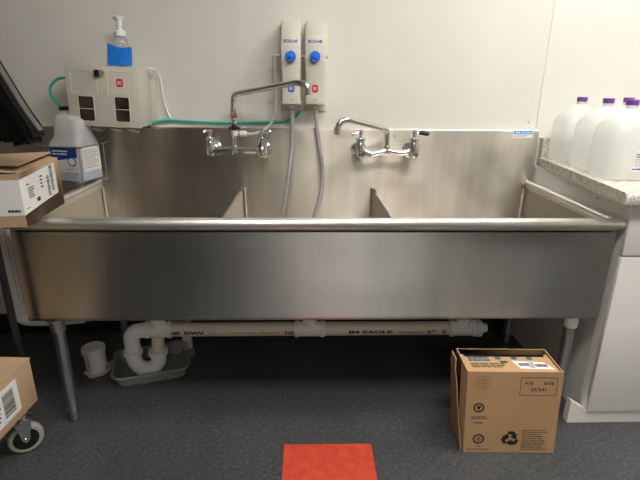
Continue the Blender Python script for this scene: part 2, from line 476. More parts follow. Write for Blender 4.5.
# ------------------------------------------------------------------ faucets
def flange(bm, x, z, r=.042):
    lathe(bm, [(r, 0), (r, .004), (r * .8, .012), (r * .55, .018), (r * .5, .07)], (x, YB, z), '-Y', 20)
def faucet_left():
    t = thing('wall_faucet', 'chrome wall faucet with raised spout and hose connection over the left divider', 'faucet', (-.35, YB, 1.066))
    y = 2.368; zc = 1.072; xl, xr, xc = -.474, -.219, -.354
    bm = bmesh.new()
    tube(bm, [(xl, y, zc), (-.40, y, zc + .004), (xc, y, zc + .006), (-.30, y, zc + .004), (xr, y, zc)], [.019, .0165, .020, .0165, .019], 14)
    lathe(bm, [(.019, -.018), (.021, -.004), (.021, .02), (.017, .03)], (xc, y, zc), n=16)
    for x in (xl, xr): flange(bm, x, zc - .002)
    # left valve: slim; right valve: conical
    lathe(bm, [(.018, -.024), (.024, -.016), (.024, .02), (.020, .045), (.018, .052), (.025, .056), (.025, .066), (.014, .070)], (xl, y, zc), n=18)
    lathe(bm, [(.024, -.030), (.035, -.020), (.035, -.005), (.027, .030), (.019, .052), (.025, .056), (.025, .066), (.014, .070)], (xr, y, zc), n=18)
    obj('body', bm, M['chrome'], t)
    for x, m, tip in ((xl, 'redbadge', (-.02, -.055)), (xr, 'bluebadge', (.03, -.02))):
        bm = Lt([(.008, .068), (.008, .084), (.013, .087), (.013, .100), (.009, .103)], (x, y, zc), n=16)
        e = Vector((tip[0], tip[1], 0)).normalized()
        a = Vector((x, y, zc + .094))
        tube(bm, [a + e * .006, a + e * .025 + Vector((0, 0, .004)), a + e * .05 + Vector((0, 0, .003)), a + e * .056], [.006, .0065, .008, .003], 10)
        h = obj('handle', bm, M['chrome'], t)
        obj('index_button', Lt([(.0085, 0), (.0085, .004), (.006, .005)], (x, y, zc + .1015), n=14), M[m], h)
    # riser with hose tee, black stop and nuts
    bm = bmesh.new()
    lathe(bm, [(.011, .02), (.011, .055), (.014, .058), (.014, .072), (.010, .074), (.010, .105)], (xc, y, zc), n=14)
    obj('riser', bm, M['chrome'], t)
    bm = Lt([(.013, .072), (.015, .078), (.015, .096), (.011, .100)], (xc, y, zc), n=14)
    lathe(bm, [(.009, .010), (.011, .024), (.015, .028), (.015, .056), (.010, .060)], (xc, y, zc + .085), 'X', 14)
    obj('hose_adapter', bm, M['white'], t)
    bm = Lt([(.012, .102), (.014, .106), (.014, .124), (.012, .128)], (xc, y, zc), n=14)
    for a in (0, 70, 140, 215, 290):
        d = Vector((math.cos(math.radians(a)), math.sin(math.radians(a)), 0))
        p = Vector((xc, y, zc + .112)); tube(bm, [p + d * .01, p + d * .027, p + d * .031], [.006, .0062, .003], 8)
    obj('stop_valve', bm, M['black'], t)
    bm = Lt([(.010, .126), (.013, .130), (.015, .150), (.015, .156), (.011, .160)], (xc, y, zc), n=14)
    obj('upper_nipple', bm, M['chrome'], t)
    obj('copper_fitting', Lt([(.012, .158), (.015, .162), (.015, .184), (.012, .188)], (xc, y, zc), n=6), M['brass'], t)
    bm = Lt([(.013, .186), (.0165, .190), (.0165, .204), (.012, .208)], (xc, y, zc), n=8)
    obj('spout_nut', bm, M['chrome'], t)
    pts = rounded([(xc, y, zc + .20), (xc, y, 1.340), (-.035, 2.150, 1.398), (.004, 2.137, 1.385), (.006, 2.135, 1.352)], .032, 7)
    bm = T(pts, .0138, 14)
    lathe(bm, [(.0155, 0), (.0155, .018)], (.006, 2.135, 1.346), n=14)
    obj('spout', bm, M['chrome'], t)
faucet_left()
def faucet_right():
    t = thing('wall_faucet', 'chrome wall faucet with low spout swung left over the right divider', 'faucet', (.40, YB, 1.066))
    y = 2.368; zc = 1.072; xl, xr, xc = .268, .536, .400
    bm = bmesh.new()
    tube(bm, catmull([(xl, y, zc + .030), (xl + .014, y, zc + .006), (xl + .055, y, zc - .010), (xc - .03, y, zc - .002), (xc, y, zc + .006),
                      (xc + .03, y, zc - .002), (xr - .055, y, zc - .006), (xr - .014, y, zc + .010), (xr, y, zc + .035)], 4), .0155, 14)
    lathe(bm, [(.014, -.012), (.018, -.006), (.016, .012), (.017, .016), (.017, .028), (.012, .031)], (xc, y, zc), n=16)
    tube(bm, [(xl, y, zc - .012), (xr, y, zc - .012)], .0055, 8)
    for x in (xl, xr):
        flange(bm, x, zc - .002)
        lathe(bm, [(.019, -.028), (.026, -.018), (.026, .012), (.020, .045), (.018, .052), (.025, .056), (.025, .066), (.014, .070)], (x, y, zc), n=18)
    obj('body', bm, M['chrome'], t)
    for x, m, e, mm in ((xl, 'redbadge', Vector((-.9, -.3, -.1)), 'chrome'), (xr, 'bluebadge', Vector((1, -.15, 0)), 'black')):
        e.normalize(); a = Vector((x, y, zc + .094))
        bm = Lt([(.008, .068), (.008, .084), (.013, .087), (.013, .100), (.009, .103)], (x, y, zc), n=16)
        tube(bm, [a + e * .006, a + e * .022, a + e * .045 + Vector((0, 0, -.004)), a + e * .052], [.006, .0065, .009, .003], 10)
        h = obj('handle', bm, M['chrome'], t)
        if mm == 'black':
            bm = bmesh.new(); tube(bm, [a + e * .020, a + e * .035, a + e * .065 + Vector((0, 0, -.004)), a + e * .072], [.008, .011, .011, .004], 10)
            obj('lever_grip', bm, M['black'], h)['label'] = 'black lever grip'
        obj('index_button', Lt([(.0085, 0), (.0085, .004), (.006, .005)], (x, y, zc + .1015), n=14), M[m], h)
    pts = rounded([(xc, y, zc + .028), (xc, y, 1.180), (.185, 2.160, 1.243), (.145, 2.150, 1.232), (.138, 2.148, 1.190)], .03, 7)
    bm = T(pts, .0138, 14)
    lathe(bm, [(.0165, 0), (.0165, .030), (.013, .034)], (.1375, 2.1475, 1.178), n=14)
    obj('spout', bm, M['chrome'], t)
faucet_right()

# ------------------------------------------------------------------ proportioners
def proportioner(x0, x1, first):
    lab = 'grey upright chemical dispenser with blue knob and %s, %s of the wall pair' % (('blue badge', 'left') if first else ('red badge', 'right'))
    xc = (x0 + x1) / 2; z0, z1 = 1.298, 1.672
    t = thing('chemical_dispenser', lab, 'dispenser', (xc, YW, z0), 'pair of wall chemical dispensers')
    obj('back_plate', B(x0 - .008, x1 + .012, YW - .012, YW, z0 - .035, z1 - .01, bev=.003), M['ecoplate'], t)
    bm = bmesh.new(); yf = 2.352; yb = YW - .012
    # stacked rounded sections: narrow sloped top, full waist, slight taper to the foot
    secs = [(z0, .0, .003, 0), (z0 + .010, .0, 0, 0), (z0 + .03, .004, 0, 0), (z0 + .145, .002, .0, 0), (z0 + .17, 0, -.004, 0), (z1 - .085, 0, -.004, 0), (z1 - .02, .003, .034, 0), (z1 - .004, .005, .046, 0), (z1, .009, .052, 0)]
    rings = []
    for z, ins, yo, _ in secs:
        a, b = x0 + ins, x1 - ins; f = yf + yo; r = .010
        poly = [(a, yb), (a, f + r), (a + r * .3, f + r * .3), (a + r, f), (b - r, f), (b - r * .3, f + r * .3), (b, f + r), (b, yb)]
        rings.append([bm.verts.new((p, q, z)) for p, q in poly])
    n = 8
    for i in range(len(rings) - 1):
        for k in range(n): bm.faces.new((rings[i][k], rings[i][(k + 1) % n], rings[i + 1][(k + 1) % n], rings[i + 1][k]))
    bm.faces.new(rings[0]); bm.faces.new(rings[-1])
    obj('housing', bm, M['eco'], t)
    F = frame((xc, yf - .0042, 0), (1, 0, 0), (0, 0, 1))
    bm = bmesh.new(); letters(bm, 'ECOLAB', F, 0, 1.578, .064, .0135, .0006, .03); obj('lettering', bm, M['blueprint'], t)
    # knurled knob
    bm = bmesh.new(); prof = []
    kz = 1.512
    for h, s in ((0, .96), (.004, 1.), (.017, 1.), (.021, .93)):
        prof.append([bm.verts.new((xc + math.cos(2 * PI * k / 48) * (.0245 + .0012 * math.cos(k * PI * 2 / 48 * 12)) * s, yf - .004 - h, kz + math.sin(2 * PI * k / 48) * (.0245 + .0012 * math.cos(k * PI * 2 / 48 * 12)) * s)) for k in range(48)])
    for i in range(3):
        for k in range(48): bm.faces.new((prof[i][k], prof[i][(k + 1) % 48], prof[i + 1][(k + 1) % 48], prof[i + 1][k]))
    bm.faces.new(prof[0]); bm.faces.new(prof[-1])
    kn = obj('knob', bm, M['blue'], t)
    obj('knob_button', Lt([(.012, 0), (.012, .003), (.009, .005)], (xc, yf - .0245, kz), '-Y', 20), M['blue'], kn)
    F2 = frame((xc, yf - .0002, 0), (1, 0, 0), (0, 0, 1))
    bm = bmesh.new(); plate(bm, rrect(0, 1.370, .030, .036, .011), F2, .0012); bd = obj('badge', bm, M['bluebadge' if first else 'redbadge'], t)
    bm = bmesh.new(); bars(bm, F2, -.009, .009, 1.362, 1.378, 3, .002, seed=5, ragged=.1, fill=.5); obj('printing', bm, M['whiteink'], bd)
    bm = bmesh.new(); plate(bm, rrect(0, 1.318, .018, .003, .001), F2, .0008); obj('mark', bm, M['greytext'], t)
    obj('outlet', Lt([(.022, 0), (.022, -.008), (.014, -.010), (.014, -.022)], (xc + (.004 if first else .006), 2.395, z0), n=16), M['eco'], t)
    return t
pL = proportioner(-.121, -.026, True)
pR = proportioner(-.008, .088, False)
obj('inlet_elbow', T(rounded([(-.122, 2.40, 1.517), (-.155, 2.40, 1.517), (-.155, 2.40, 1.488)], .012, 5), .0095, 12), M['supply'], pL)
obj('link_fitting', T([(-.027, 2.40, 1.515), (-.006, 2.40, 1.515)], .007, 10), M['brass'], pL)
bm = Lt([(.012, 0), (.012, .010), (.008, .014)], (.089, 2.40, 1.517), 'X', 14)
obj('end_plug', bm, M['eco'], pR)
def hose(x, pts, parent, lab):
    o = obj('outlet_hose', T(catmull(pts, 7), .0100, 14), M['hose'], parent); o['label'] = lab
hose(0, [(-.070, 2.395, 1.285), (-.071, 2.39, 1.20), (-.076, 2.375, 1.08), (-.086, 2.35, .98), (-.100, 2.33, .89), (-.116, 2.32, .79), (-.122, 2.318, .765)], pL, 'grey hose hanging into the middle bowl')
hose(0, [(.046, 2.395, 1.285), (.048, 2.39, 1.22), (.060, 2.38, 1.12), (.076, 2.36, 1.02), (.080, 2.34, .93), (.068, 2.32, .85), (.040, 2.30, .76), (.010, 2.28, .68), (-.02, 2.26, .60)], pR, 'darker grey hose hanging into the middle bowl')
tag(obj('supply_hose', T(catmull([(-.294, 2.368, 1.157), (-.262, 2.37, 1.155), (-.225, 2.376, 1.168), (-.185, 2.385, 1.195), (-.157, 2.392, 1.245), (-.150, 2.396, 1.32), (-.153, 2.40, 1.42), (-.155, 2.40, 1.490)], 7), .0070, 12), M['supply']),
    'grey flexible water hose running up from the left faucet to the dispenser pair', 'hose')
tag(obj('chemical_tube', T(catmull([(-.792, 2.44, 1.188), (-.77, 2.46, 1.200), (-.70, 2.474, 1.209), (-.60, 2.474, 1.205), (-.45, 2.474, 1.199), (-.30, 2.474, 1.200), (-.18, 2.474, 1.203), (-.10, 2.474, 1.212), (-.055, 2.472, 1.235), (-.035, 2.465, 1.262)], 7), .0062, 10), M['teal']),
    'long thin teal tube running along the wall just above the backsplash', 'tube')
tag(obj('drip_tube', T(catmull([(-.755, 2.40, 1.455), (-.735, 2.44, 1.448), (-.722, 2.474, 1.405), (-.718, 2.477, 1.32), (-.705, 2.477, 1.26), (-.688, 2.474, 1.222)], 7), .0048, 8), M['white']),
    'thin white tube curving down the wall at the right side of the white dispenser cabinet', 'tube')

# ------------------------------------------------------------------ wall cabinet dispenser
t = thing('wall_dispenser_box', 'off white locked wall cabinet with two dark windows and a red badge', 'dispenser box', (-.941, YW, 1.191))
bx0, bx1, by, bz0, bz1 = -1.105, -.778, 2.296, 1.195, 1.459
TH = .040
def un(x, z): return (-.941 + (x + .941) * math.cos(TH) - (z - 1.191) * math.sin(TH), 1.191 + (x + .941) * math.sin(TH) + (z - 1.191) * math.cos(TH))
obj('housing', B(bx0, bx1, by + .012, YW - .014, bz0, bz1, bev=.004), M['offwhite'], t)
obj('front_cover', B(bx0 - .003, bx1 + .001, by, by + .0115, bz0 - .004, bz1 + .002, bev=.003), M['offwhite'], t)
obj('back_plate', B(bx0, bx1 + .022, YW - .013, YW, bz0 - .01, bz1 - .004, bev=.003), M['offwhite'], t)
F = frame((0, by, 0), (1, 0, 0), (0, 0, 1))
def area(x0, z0, x1, z1):
    a, b = un(x0, z0), un(x1, z1); return (a[0] + b[0]) / 2, (a[1] + b[1]) / 2, b[0] - a[0], b[1] - a[1]
for q4 in ((-1.080, 1.342, -.955, 1.440), (-.914, 1.336, -.789, 1.434)):
    cx, cz, w, h = area(*q4); bm = bmesh.new()
    po = rrect(cx, cz, w, h, .008); pi_ = rrect(cx, cz, w - .005, h - .005, .006)
    ring_outline(bm, po, pi_, F, .0022); obj('panel_outline', bm, M['groove'], t)
for q4 in ((-1.056, 1.220, -.984, 1.327), (-.891, 1.216, -.822, 1.323)):
    cx, cz, w, h = area(*q4)
    bm = bmesh.new(); plate(bm, rrect(cx, cz, w, h, .006), F, .0012); wn = obj('window', bm, M['darkwin'], t)
    bm = bmesh.new(); po = rrect(cx, cz, w + .006, h + .006, .009); pi_ = rrect(cx, cz, w, h, .006)
    ring_outline(bm, po, pi_, F, .003); box(bm, cx - w / 2, cx + w / 2, by - .0028, by, cz - .0015, cz + .001)
    obj('window_frame', bm, M['groove'], wn)
lk_ = obj('lock', Lt([(.0145, 0), (.0145, .010), (.012, .012)], (un(-.931, 1.430)[0], by, un(-.930, 1.430)[1]), '-Y', 20), M['chrome'], t)
obj('lock_body', B(un(-.950, 1.430)[0] - .010, un(-.950, 1.430)[0] + .010, by - .020, by, un(-.945, 1.430)[1] - .015, un(-.945, 1.430)[1] + .014, bev=.002), M['black'], lk_)
bcx, bcz = un(-.856, 1.388)
bm = bmesh.new(); plate(bm, rrect(bcx, bcz, .031, .036, .010), F, .0015); bd = obj('badge', bm, M['redbadge'], t)
bm = bmesh.new(); bars(bm, F, bcx - .010, bcx + .010, bcz - .008, bcz + .008, 3, .0022, ragged=.1, fill=.45, seed=8); obj('printing', bm, M['whiteink'], bd)
for x in (-1.068, -.985, -.905, -.822):
    bm = bmesh.new()
    lathe(bm, [(.017, 0), (.017, -.008), (.009, -.012), (.010, -.030)], (x, by + .026, bz0), n=14)
    tube(bm, [(x - .022, by + .012, bz0 - .012), (x + .026, by + .012, bz0 - .018)], .008, 8)
    obj('nozzle', bm, M['wire'], t)
t.rotation_euler = (0, TH, 0)
# loop of teal tube from the bottle to the box
tag(obj('pickup_tube', T(catmull([(-1.10, 2.36, 1.402), (-1.135, 2.36, 1.408), (-1.17, 2.36, 1.400), (-1.200, 2.355, 1.370), (-1.203, 2.35, 1.335), (-1.180, 2.345, 1.300), (-1.148, 2.335, 1.262), (-1.142, 2.333, 1.245)], 7), .0062, 10), M['teal']),
    'short teal tube looping from the black bottle cap up to the white wall cabinet', 'tube')

# ------------------------------------------------------------------ soap pump + sponge
t = thing('soap_pump_bottle', 'clear foaming soap bottle with white pump on top of the white wall cabinet', 'soap bottle', (-.856, 2.372, 1.4605))
px_, py_ = -.856, 2.372; zt = 1.4605
obj('bottle', Lt([(.026, 0.0005), (.032, .004), (.032, .100), (.029, .114), (.020, .128), (.018, .134)], (px_, py_, zt), n=24), M['soap'], t)
obj('liquid', Lt([(.024, .004), (.028, .007), (.028, .030)], (px_, py_, zt), n=24), M['white'], t)
bm = Lt([(.0195, .128), (.026, .131), (.026, .150), (.018, .158), (.011, .160), (.011, .172), (.014, .174), (.014, .200), (.010, .204)], (px_, py_, zt), n=24)
tube(bm, [(px_ + .012, py_, zt + .206), (px_ - .005, py_, zt + .210), (px_ - .024, py_ - .004, zt + .209), (px_ - .034, py_ - .006, zt + .202)], [.011, .012, .008, .006], 12, sq=.8)
lathe(bm, [(.018, .198), (.022, .204), (.022, .214), (.015, .218)], (px_, py_, zt), n=20)
obj('pump', bm, M['white'], t)
# sponge: thin block standing bent in front of the bottle
bm = bmesh.new(); n = 10; va = []
for i in range(n + 1):
    u = i / n; x = -.914 + .110 * u; y = 2.330 - .006 * math.sin(u * PI)
    zt0 = 1.4635; zt1 = 1.4635 + .096 - .014 * math.sin(u * PI * .8) - .008 * u
    sk_ = .006 * (1 - u)
    ring = [(x - .002, y, zt0), (x + .010 - .006 * u, y, zt1), (x + .010 - .006 * u, y + .016, zt1), (x - .002, y + .016, zt0)]
    va.append([bm.verts.new(p) for p in ring])
for i in range(n):
    for k in range(4): bm.faces.new((va[i][k], va[i][(k + 1) % 4], va[i + 1][(k + 1) % 4], va[i + 1][k]))
bm.faces.new(va[0]); bm.faces.new(va[-1])
bmesh.ops.bevel(bm, geom=[e for e in bm.edges if e.calc_face_angle(0) > .9], offset=.003, segments=2, affect='EDGES')
tag(obj('sponge', bm, M['sponge']), 'flat bright blue sponge leaning against the soap pump bottle', 'sponge')

# ------------------------------------------------------------------ chemical bottle in wire rack (left)
jc = Vector((-1.118, 2.325, .937)); A = math.radians(-14)
R = Matrix.Translation(jc) @ Matrix.Rotation(A, 4, 'Z')
t = thing('chemical_bottle', 'cloudy white plastic bottle with black cap and blue label in a wire rack', 'bottle', jc)
def boxy(levels, R, n=5):
    bm = bmesh.new(); rings = []
    for z, w, d, r, ox in levels:
        rings.append([bm.verts.new(R @ Vector((a + ox, b, z))) for a, b in rrect(0, 0, w, d, r, n)])
    m_ = len(rings[0])
    for i in range(len(rings) - 1):
        for k in range(m_): bm.faces.new((rings[i][k], rings[i][(k + 1) % m_], rings[i + 1][(k + 1) % m_], rings[i + 1][k]))
    bm.faces.new(rings[0]); bm.faces.new(rings[-1]); return bm
obj('body', boxy([(0, .155, .145, .02, 0), (.006, .170, .160, .025, 0), (.165, .170, .160, .025, 0), (.185, .166, .152, .03, 0), (.198, .158, .142, .035, .005), (.212, .152, .132, .040, .007), (.286, .146, .120, .045, .006), (.300, .120, .095, .040, -.002), (.309, .060, .050, .022, -.018), (.314, .044, .044, .020, -.022), (.326, .042, .042, .020, -.022)], R), M['jugleft'], t)
obj('fluid', boxy([(.004, .150, .14, .02, 0), (.008, .164, .154, .024, 0), (.05, .164, .154, .024, 0)], R), M['bluefluid'], t)
obj('cap', Lt([(.026, 0), (.026, .014), (.022, .018)], R @ Vector((-.022, 0, .3265)), n=20), M['black'], t)
Ff = R @ frame((0, -.0805, 0), (1, 0, 0), (0, 0, 1)); Fs = R @ frame((.0855, 0, 0), (0, 1, 0), (0, 0, 1))
bm = bmesh.new(); plate(bm, rrect(.002, .105, .145, .115, .004), Ff, .0012); lb = obj('front_label', bm, M['paper'], t)
bm = bmesh.new(); plate(bm, [(-.068, .098), (.073, .118), (.073, .160), (-.068, .160)], Ff, .0018); plate(bm, circ(.042, .098, .022), Ff, .0017); obj('blue_field', bm, M['bluepaper'], lb)
bm = bmesh.new(); bars(bm, Ff, -.058, .040, .125, .153, 2, .0024, fill=.5, seed=17); plate(bm, circ(.042, .098, .017), Ff, .0022); obj('printing', bm, M['whiteink'], lb)
bm = bmesh.new(); bars(bm, Ff, .01, .06, .058, .066, 1, .0024, seed=2); obj('small_print', bm, M['greytext'], lb)
bm = bmesh.new(); plate(bm, rrect(.0, .105, .125, .115, .004), Fs, .0012); lb = obj('side_label', bm, M['paper'], t)
bm = bmesh.new(); bars(bm, Fs, -.055, .055, .06, .15, 9, .0018, seed=12, fill=.3); obj('small_print', bm, M['greytext'], lb)
rk = thing('bottle_rack', 'bare wire rack holding the black capped bottle at the left of the sink', 'wire rack', (jc.x, jc.y, .921))
bm = bmesh.new()
for z, e in ((.166, .090), (.004 - .014, .090)):
    pts = [R @ Vector((sx * e * 1.02, sy * e * .97, z)) for sx, sy in ((-1, -1), (1, -1), (1, 1), (-1, 1))]
    pts.append(pts[0]); tube(bm, pts, .0028, 8, cap=True)
for sx, sy in ((-1, -1), (1, -1), (1, 1), (-1, 1)):
    tube(bm, [R @ Vector((sx * .092, sy * .0875, .170)), R @ Vector((sx * .092, sy * .0875, -.0125))], .0028, 8)
for k in (-.05, -.017, .017, .05):
    tube(bm, [R @ Vector((k, -.0873, -.006)), R @ Vector((k, .0873, -.006))], .0025, 8)
tube(bm, [R @ Vector((-.092, -.0875, .166)), R @ Vector((-.125, -.0875, .170))], .0028, 8)
tube(bm, [R @ Vector((.092, .0873, .166)), Vector((-1.01, YB - .0035, 1.105))], .0028, 8)
tube(bm, [R @ Vector((-.092, .0875, .166)), Vector((-1.19, YB - .0035, 1.105))], .0028, 8)
obj('wires', bm, M['wire'], rk)

# ------------------------------------------------------------------ under the sink: drain line
t = thing('drain_line', 'cream and white plastic drain pipe running under the sink into a U trap', 'drain pipe', (0, 2.07, .2))
PY, PZ, PR = 2.07, .243, .0345
xt = [-.723, .015, .775]
def fit(bm, x, w):
    lathe(bm, [(.037, -w / 2), (.042, -w / 2 + .002), (.042, -w / 2 + .020), (.038, -w / 2 + .024), (.038, w / 2 - .024), (.042, w / 2 - .020), (.042, w / 2 - .002), (.037, w / 2)], (x, PY, PZ), 'X', 24)
def pipe_part(x0, x1, prints):
    o = obj('pipe', T([(x0, PY, PZ), (x1, PY, PZ)], PR, 28), M['pvccream'], t)
    bm = bmesh.new()
    # the print follows the curve of the pipe
    I4 = Matrix.Identity(4)
    for t_, cx, w, h, b in prints:
        if t_: letters(bm, t_, I4, cx, 0, w, h, 0, b)
        else: bars(bm, I4, cx - w / 2, cx + w / 2, -h / 2, h / 2, 1, .0001, seed=int(abs(cx) * 100), fill=.6, ragged=0)
    for k in range(-5, 6):
        bmesh.ops.bisect_plane(bm, geom=bm.verts[:] + bm.edges[:] + bm.faces[:], plane_co=(0, k * .002, 0), plane_no=(0, 1, 0))
    for v in bm.verts:
        al = v.co.y / PR + math.radians(-4); rr_ = PR + .0012
        v.co = Vector((v.co.x, PY - rr_ * math.cos(al), PZ + rr_ * math.sin(al)))
    obj('printing', bm, M['blackink'], o)
    return o
pipe_part(-.68, -.04, [('40  DWV', -.575, .16, .019, .05), ('PVC-1120  ASTM D2665  NSF-DWV', -.300, .34, .008, 0.), ('NS', -.083, .042, .019, .03)])
pipe_part(.07, .72, [('JM EAGLE', .310, .22, .019, .05), (None, .51, .12, .007, 0), ('2"', .610, .045, .019, .03), ('S', .676, .022, .019, .03)])
for k, x in enumerate(xt):
    bm = bmesh.new(); fit(bm, x, .13 if k != 1 else .15)
    lathe(bm, [(.036, .02), (.036, .060), (.041, .062), (.041, .082), (.034, .084)], (x, PY, PZ), 'Z', 22)
    tee = obj('tee_fitting', bm, M['pvcwhite'], t)
    obj('tailpiece', Lt([(.030, .08), (.030, .195), (.046, .20), (.046, .2505)], (x, PY, PZ), n=20), M['pvcwhite'], t)
bm = Lt([(.040, 0), (.044, .003), (.044, .022), (.036, .024), (.036, .030), (.022, .031), (.022, .055)], (.842, PY, PZ), 'X', 24)
obj('cleanout_plug', bm, M['pvcwhite'], t)
# trap
tx = -.850; ux = -.727
r = .031
obj('elbow', T(rounded([(-.780, PY, PZ), (tx, PY - .02, PZ), (tx, PY - .03, .135)], .085, 10), r + .006, 20), M['pvcwhite'], t)
obj('trap_pipe', T([(tx, PY - .03, .190), (tx, PY - .03, .090)], r - .001, 20), M['pvccream'], t)
uc = (tx + ux) / 2; ur = (ux - tx) / 2
pts = [(tx, PY - .03, .145)] + [(uc - ur * math.cos(a), PY - .03, .112 - ur * 1.15 * math.sin(a)) for a in [PI * k / 14 for k in range(15)]] + [(ux, PY - .03, .130)]
obj('trap_bend', T(pts, r + .006, 20), M['pvcwhite'], t)
for x, z in ((tx, .125), (ux, .125)):
    obj('trap_collar', Lt([(.040, 0), (.046, .002), (.046, .022), (.040, .024)], (x, PY - .03, z), n=22), M['pvcwhite'], t)
obj('trap_riser', T([(ux, PY - .03, .12), (ux, PY - .012, .215)], r - .001, 18), M['pvccream'], t)
obj('outlet_pipe', T(rounded([(-.655, PY, PZ - .01), (-.655, 2.30, .225), (-.655, 2.30, .001)], .03, 6), .027, 18), M['pvccream'], t)

# vertical drain at far left
t = thing('vertical_drain_pipe', 'white vertical drain pipe with an elbow beside the left end of the sink', 'drain pipe', (-1.30, 2.0, .3))
obj('pipe', T([(-1.312, 1.98, .90), (-1.312, 1.98, .40)], .026, 20), M['pvcwhite'], t)
obj('elbow', T(rounded([(-1.312, 1.98, .43), (-1.312, 1.98, .352), (-1.16, 2.0, .340), (-1.05, 2.02, .343)], .05, 8), .032, 20), M['pvcwhite'], t)
obj('tailpiece', T(rounded([(-1.06, 2.02, .343), (-.98, 2.03, .345), (-.98, 2.03, .497)], .04, 6), .026, 16), M['pvcwhite'], t)
obj('coupling', Lt([(.030, 0), (.034, .002), (.034, .035), (.030, .037)], (-1.312, 1.98, .395), n=20), M['pvcwhite'], t)
obj('coupling', Lt([(.030, 0), (.034, .002), (.034, .04), (.030, .042)], (-1.312, 1.98, .86), n=20), M['castergrey'], t)
bm = bmesh.new()
F = frame((-1.312 + .018, 1.98 - .0192, 0), (0, 0, -1), (.72, .69, 0))
bars(bm, F, -.80, -.46, -.002, .002, 1, .001, seed=21, fill=.5, ragged=0); obj('printing', bm, M['greyink'], t)

# capped floor stub
t = thing('capped_floor_drain', 'short white capped plastic pipe standing on the floor beside the tub', 'capped pipe', (-1.062, 2.095, 0))
bm = T([(-1.062, 2.095, .003), (-1.070, 2.100, .120)], .0500, 28); obj('pipe_stub', bm, M['pvcwhite'], t)
bm = Lt([(.053, 0), (.056, .003), (.056, .028), (.050, .034), (.020, .035)], (-1.070, 2.100, .100), n=28); obj('cap', bm, M['pvcwhite'], t)
bm = bmesh.new(); plate(bm, [(a * 1.0, b * 1.0) for a, b in [(.062 * math.cos(k * PI / 10) * (1 + .12 * math.sin(k * 2.3)) , .066 * math.sin(k * PI / 10) * (1 + .12 * math.cos(k * 1.7))) for k in range(20)]], Matrix.Translation((-1.06, 2.092, .0003)), .004)
obj('caulk_base', bm, M['pvccream'], t)
bm = bmesh.new(); F = frame((-1.078, 2.0455, .062), (0, 0, -1), (1, -.15, 0)); bars(bm, F, -.040, .030, -.003, .003, 2, .0012, seed=31, fill=.35); obj('printing', bm, M['redbadge'], t)['label'] = 'faint red writing'

# tub
Rt = Matrix.Translation((-.782, 2.090, 0)) @ Matrix.Rotation(math.radians(17), 4, 'Z')
bm = bmesh.new(); rings = []
for z, w, d, rr_ in ((.002, .30, .22, .03), (.006, .315, .235, .035), (.068, .345, .262, .045), (.070, .368, .285, .055), (.064, .372, .289, .056), (.066, .362, .279, .05), (.0655, .342, .259, .042), (.009, .309, .229, .032), (.006, .28, .20, .02)):
    rings.append([bm.verts.new(Rt @ Vector((a, b, z))) for a, b in rrect(0, 0, w, d, rr_, 5)])
nn = len(rings[0])
for i in range(len(rings) - 1):
    for k in range(nn): bm.faces.new((rings[i][k], rings[i][(k + 1) % nn], rings[i + 1][(k + 1) % nn], rings[i + 1][k]))
bm.faces.new(rings[0]); bm.faces.new(rings[-1])
for s in (-1, 1):
    plate(bm, rrect(s * .195, 0, .035, .075, .014), Rt @ Matrix.Translation((0, 0, .064)), .004)
tag(obj('plastic_tub', bm, M['tub']), 'shallow frosted plastic tub on the floor under the U trap', 'tub')

# ------------------------------------------------------------------ red floor tile
tag(obj('floor_tile', B(-.091, .262, 1.202, 1.553, .0, .0022), M['red']), 'square mottled red orange tile on the dark floor', 'floor tile')

# ------------------------------------------------------------------ counter and cabinet at the right
t = thing('base_cabinet', 'white laminate base cabinet right of the sink', 'cabinet', (1.8, 1.66, 0))
CX0, CX1, CF = 1.206, 2.75, 1.655
obj('cabinet_body', B(CX0 + .006, CX1, 1.725, YW, .0, .988), M['whitelam'], t)
obj('face_frame', B(CX0, CX1, CF + .021, 1.7245, .066, .988), M['whitelam'], t)
d = obj('door', B(CX0 - .001, 1.95, CF, CF + .020, .067, .772, bev=.0015), M['whitelam'], t)
obj('drawer', B(CX0 - .001, 1.95, CF, CF + .020, .779, .984, bev=.0015), M['whitelam'], t)
d = obj('door', B(1.954, CX1, CF, CF + .020, .067, .772, bev=.0015), M['whitelam'], t)
obj('drawer', B(1.954, CX1, CF, CF + .020, .779, .984, bev=.0015), M['whitelam'], t)
bm = bmesh.new(); prism(bm, [(1.133, 0), (1.133, .112), (CX0 + .004, .062), (CX1, .062), (CX1, 0)], lambda a, b: Vector((a, CF + .012, b)), lambda a, b: Vector((a, CF + .045, b)))
obj('toe_board', bm, M['whitelam'], t)
bm = bmesh.new()
for y, z in ((1.88, .950), (2.12, .962)):
    lathe(bm, [(.004, 0), (.004, .0012)], (CX0 + .0062, y, z), '-X', 12)
obj('screw_hole', bm, M['blackink'], t)
t = thing('countertop', 'speckled beige laminate countertop with short rear upstand beside the sink', 'countertop', (1.9, 2.0, .99))
bm = bmesh.new()
cz0, cz1, cy = .990, 1.034, 1.606
prism(bm, [(cy, cz0), (cy - .002, cz0 + .008), (cy - .002, cz1 - .014), (cy + .004, cz1 - .005), (cy + .014, cz1), (YW, cz1), (YW, cz0)], lambda a, b: Vector((1.136 + (a - 1.606) * .104, a, b)), lambda a, b: Vector((CX1 + .02, a, b)))
obj('slab', bm, M['granite'], t)
bm = bmesh.new()
prism(bm, [(2.448, cz1), (2.448, 1.128), (2.453, 1.134), (YW, 1.134), (YW, cz1)], lambda a, b: Vector((1.228, a, b)), lambda a, b: Vector((CX1 + .02, a, b)))
obj('upstand', bm, M['granite'], t)

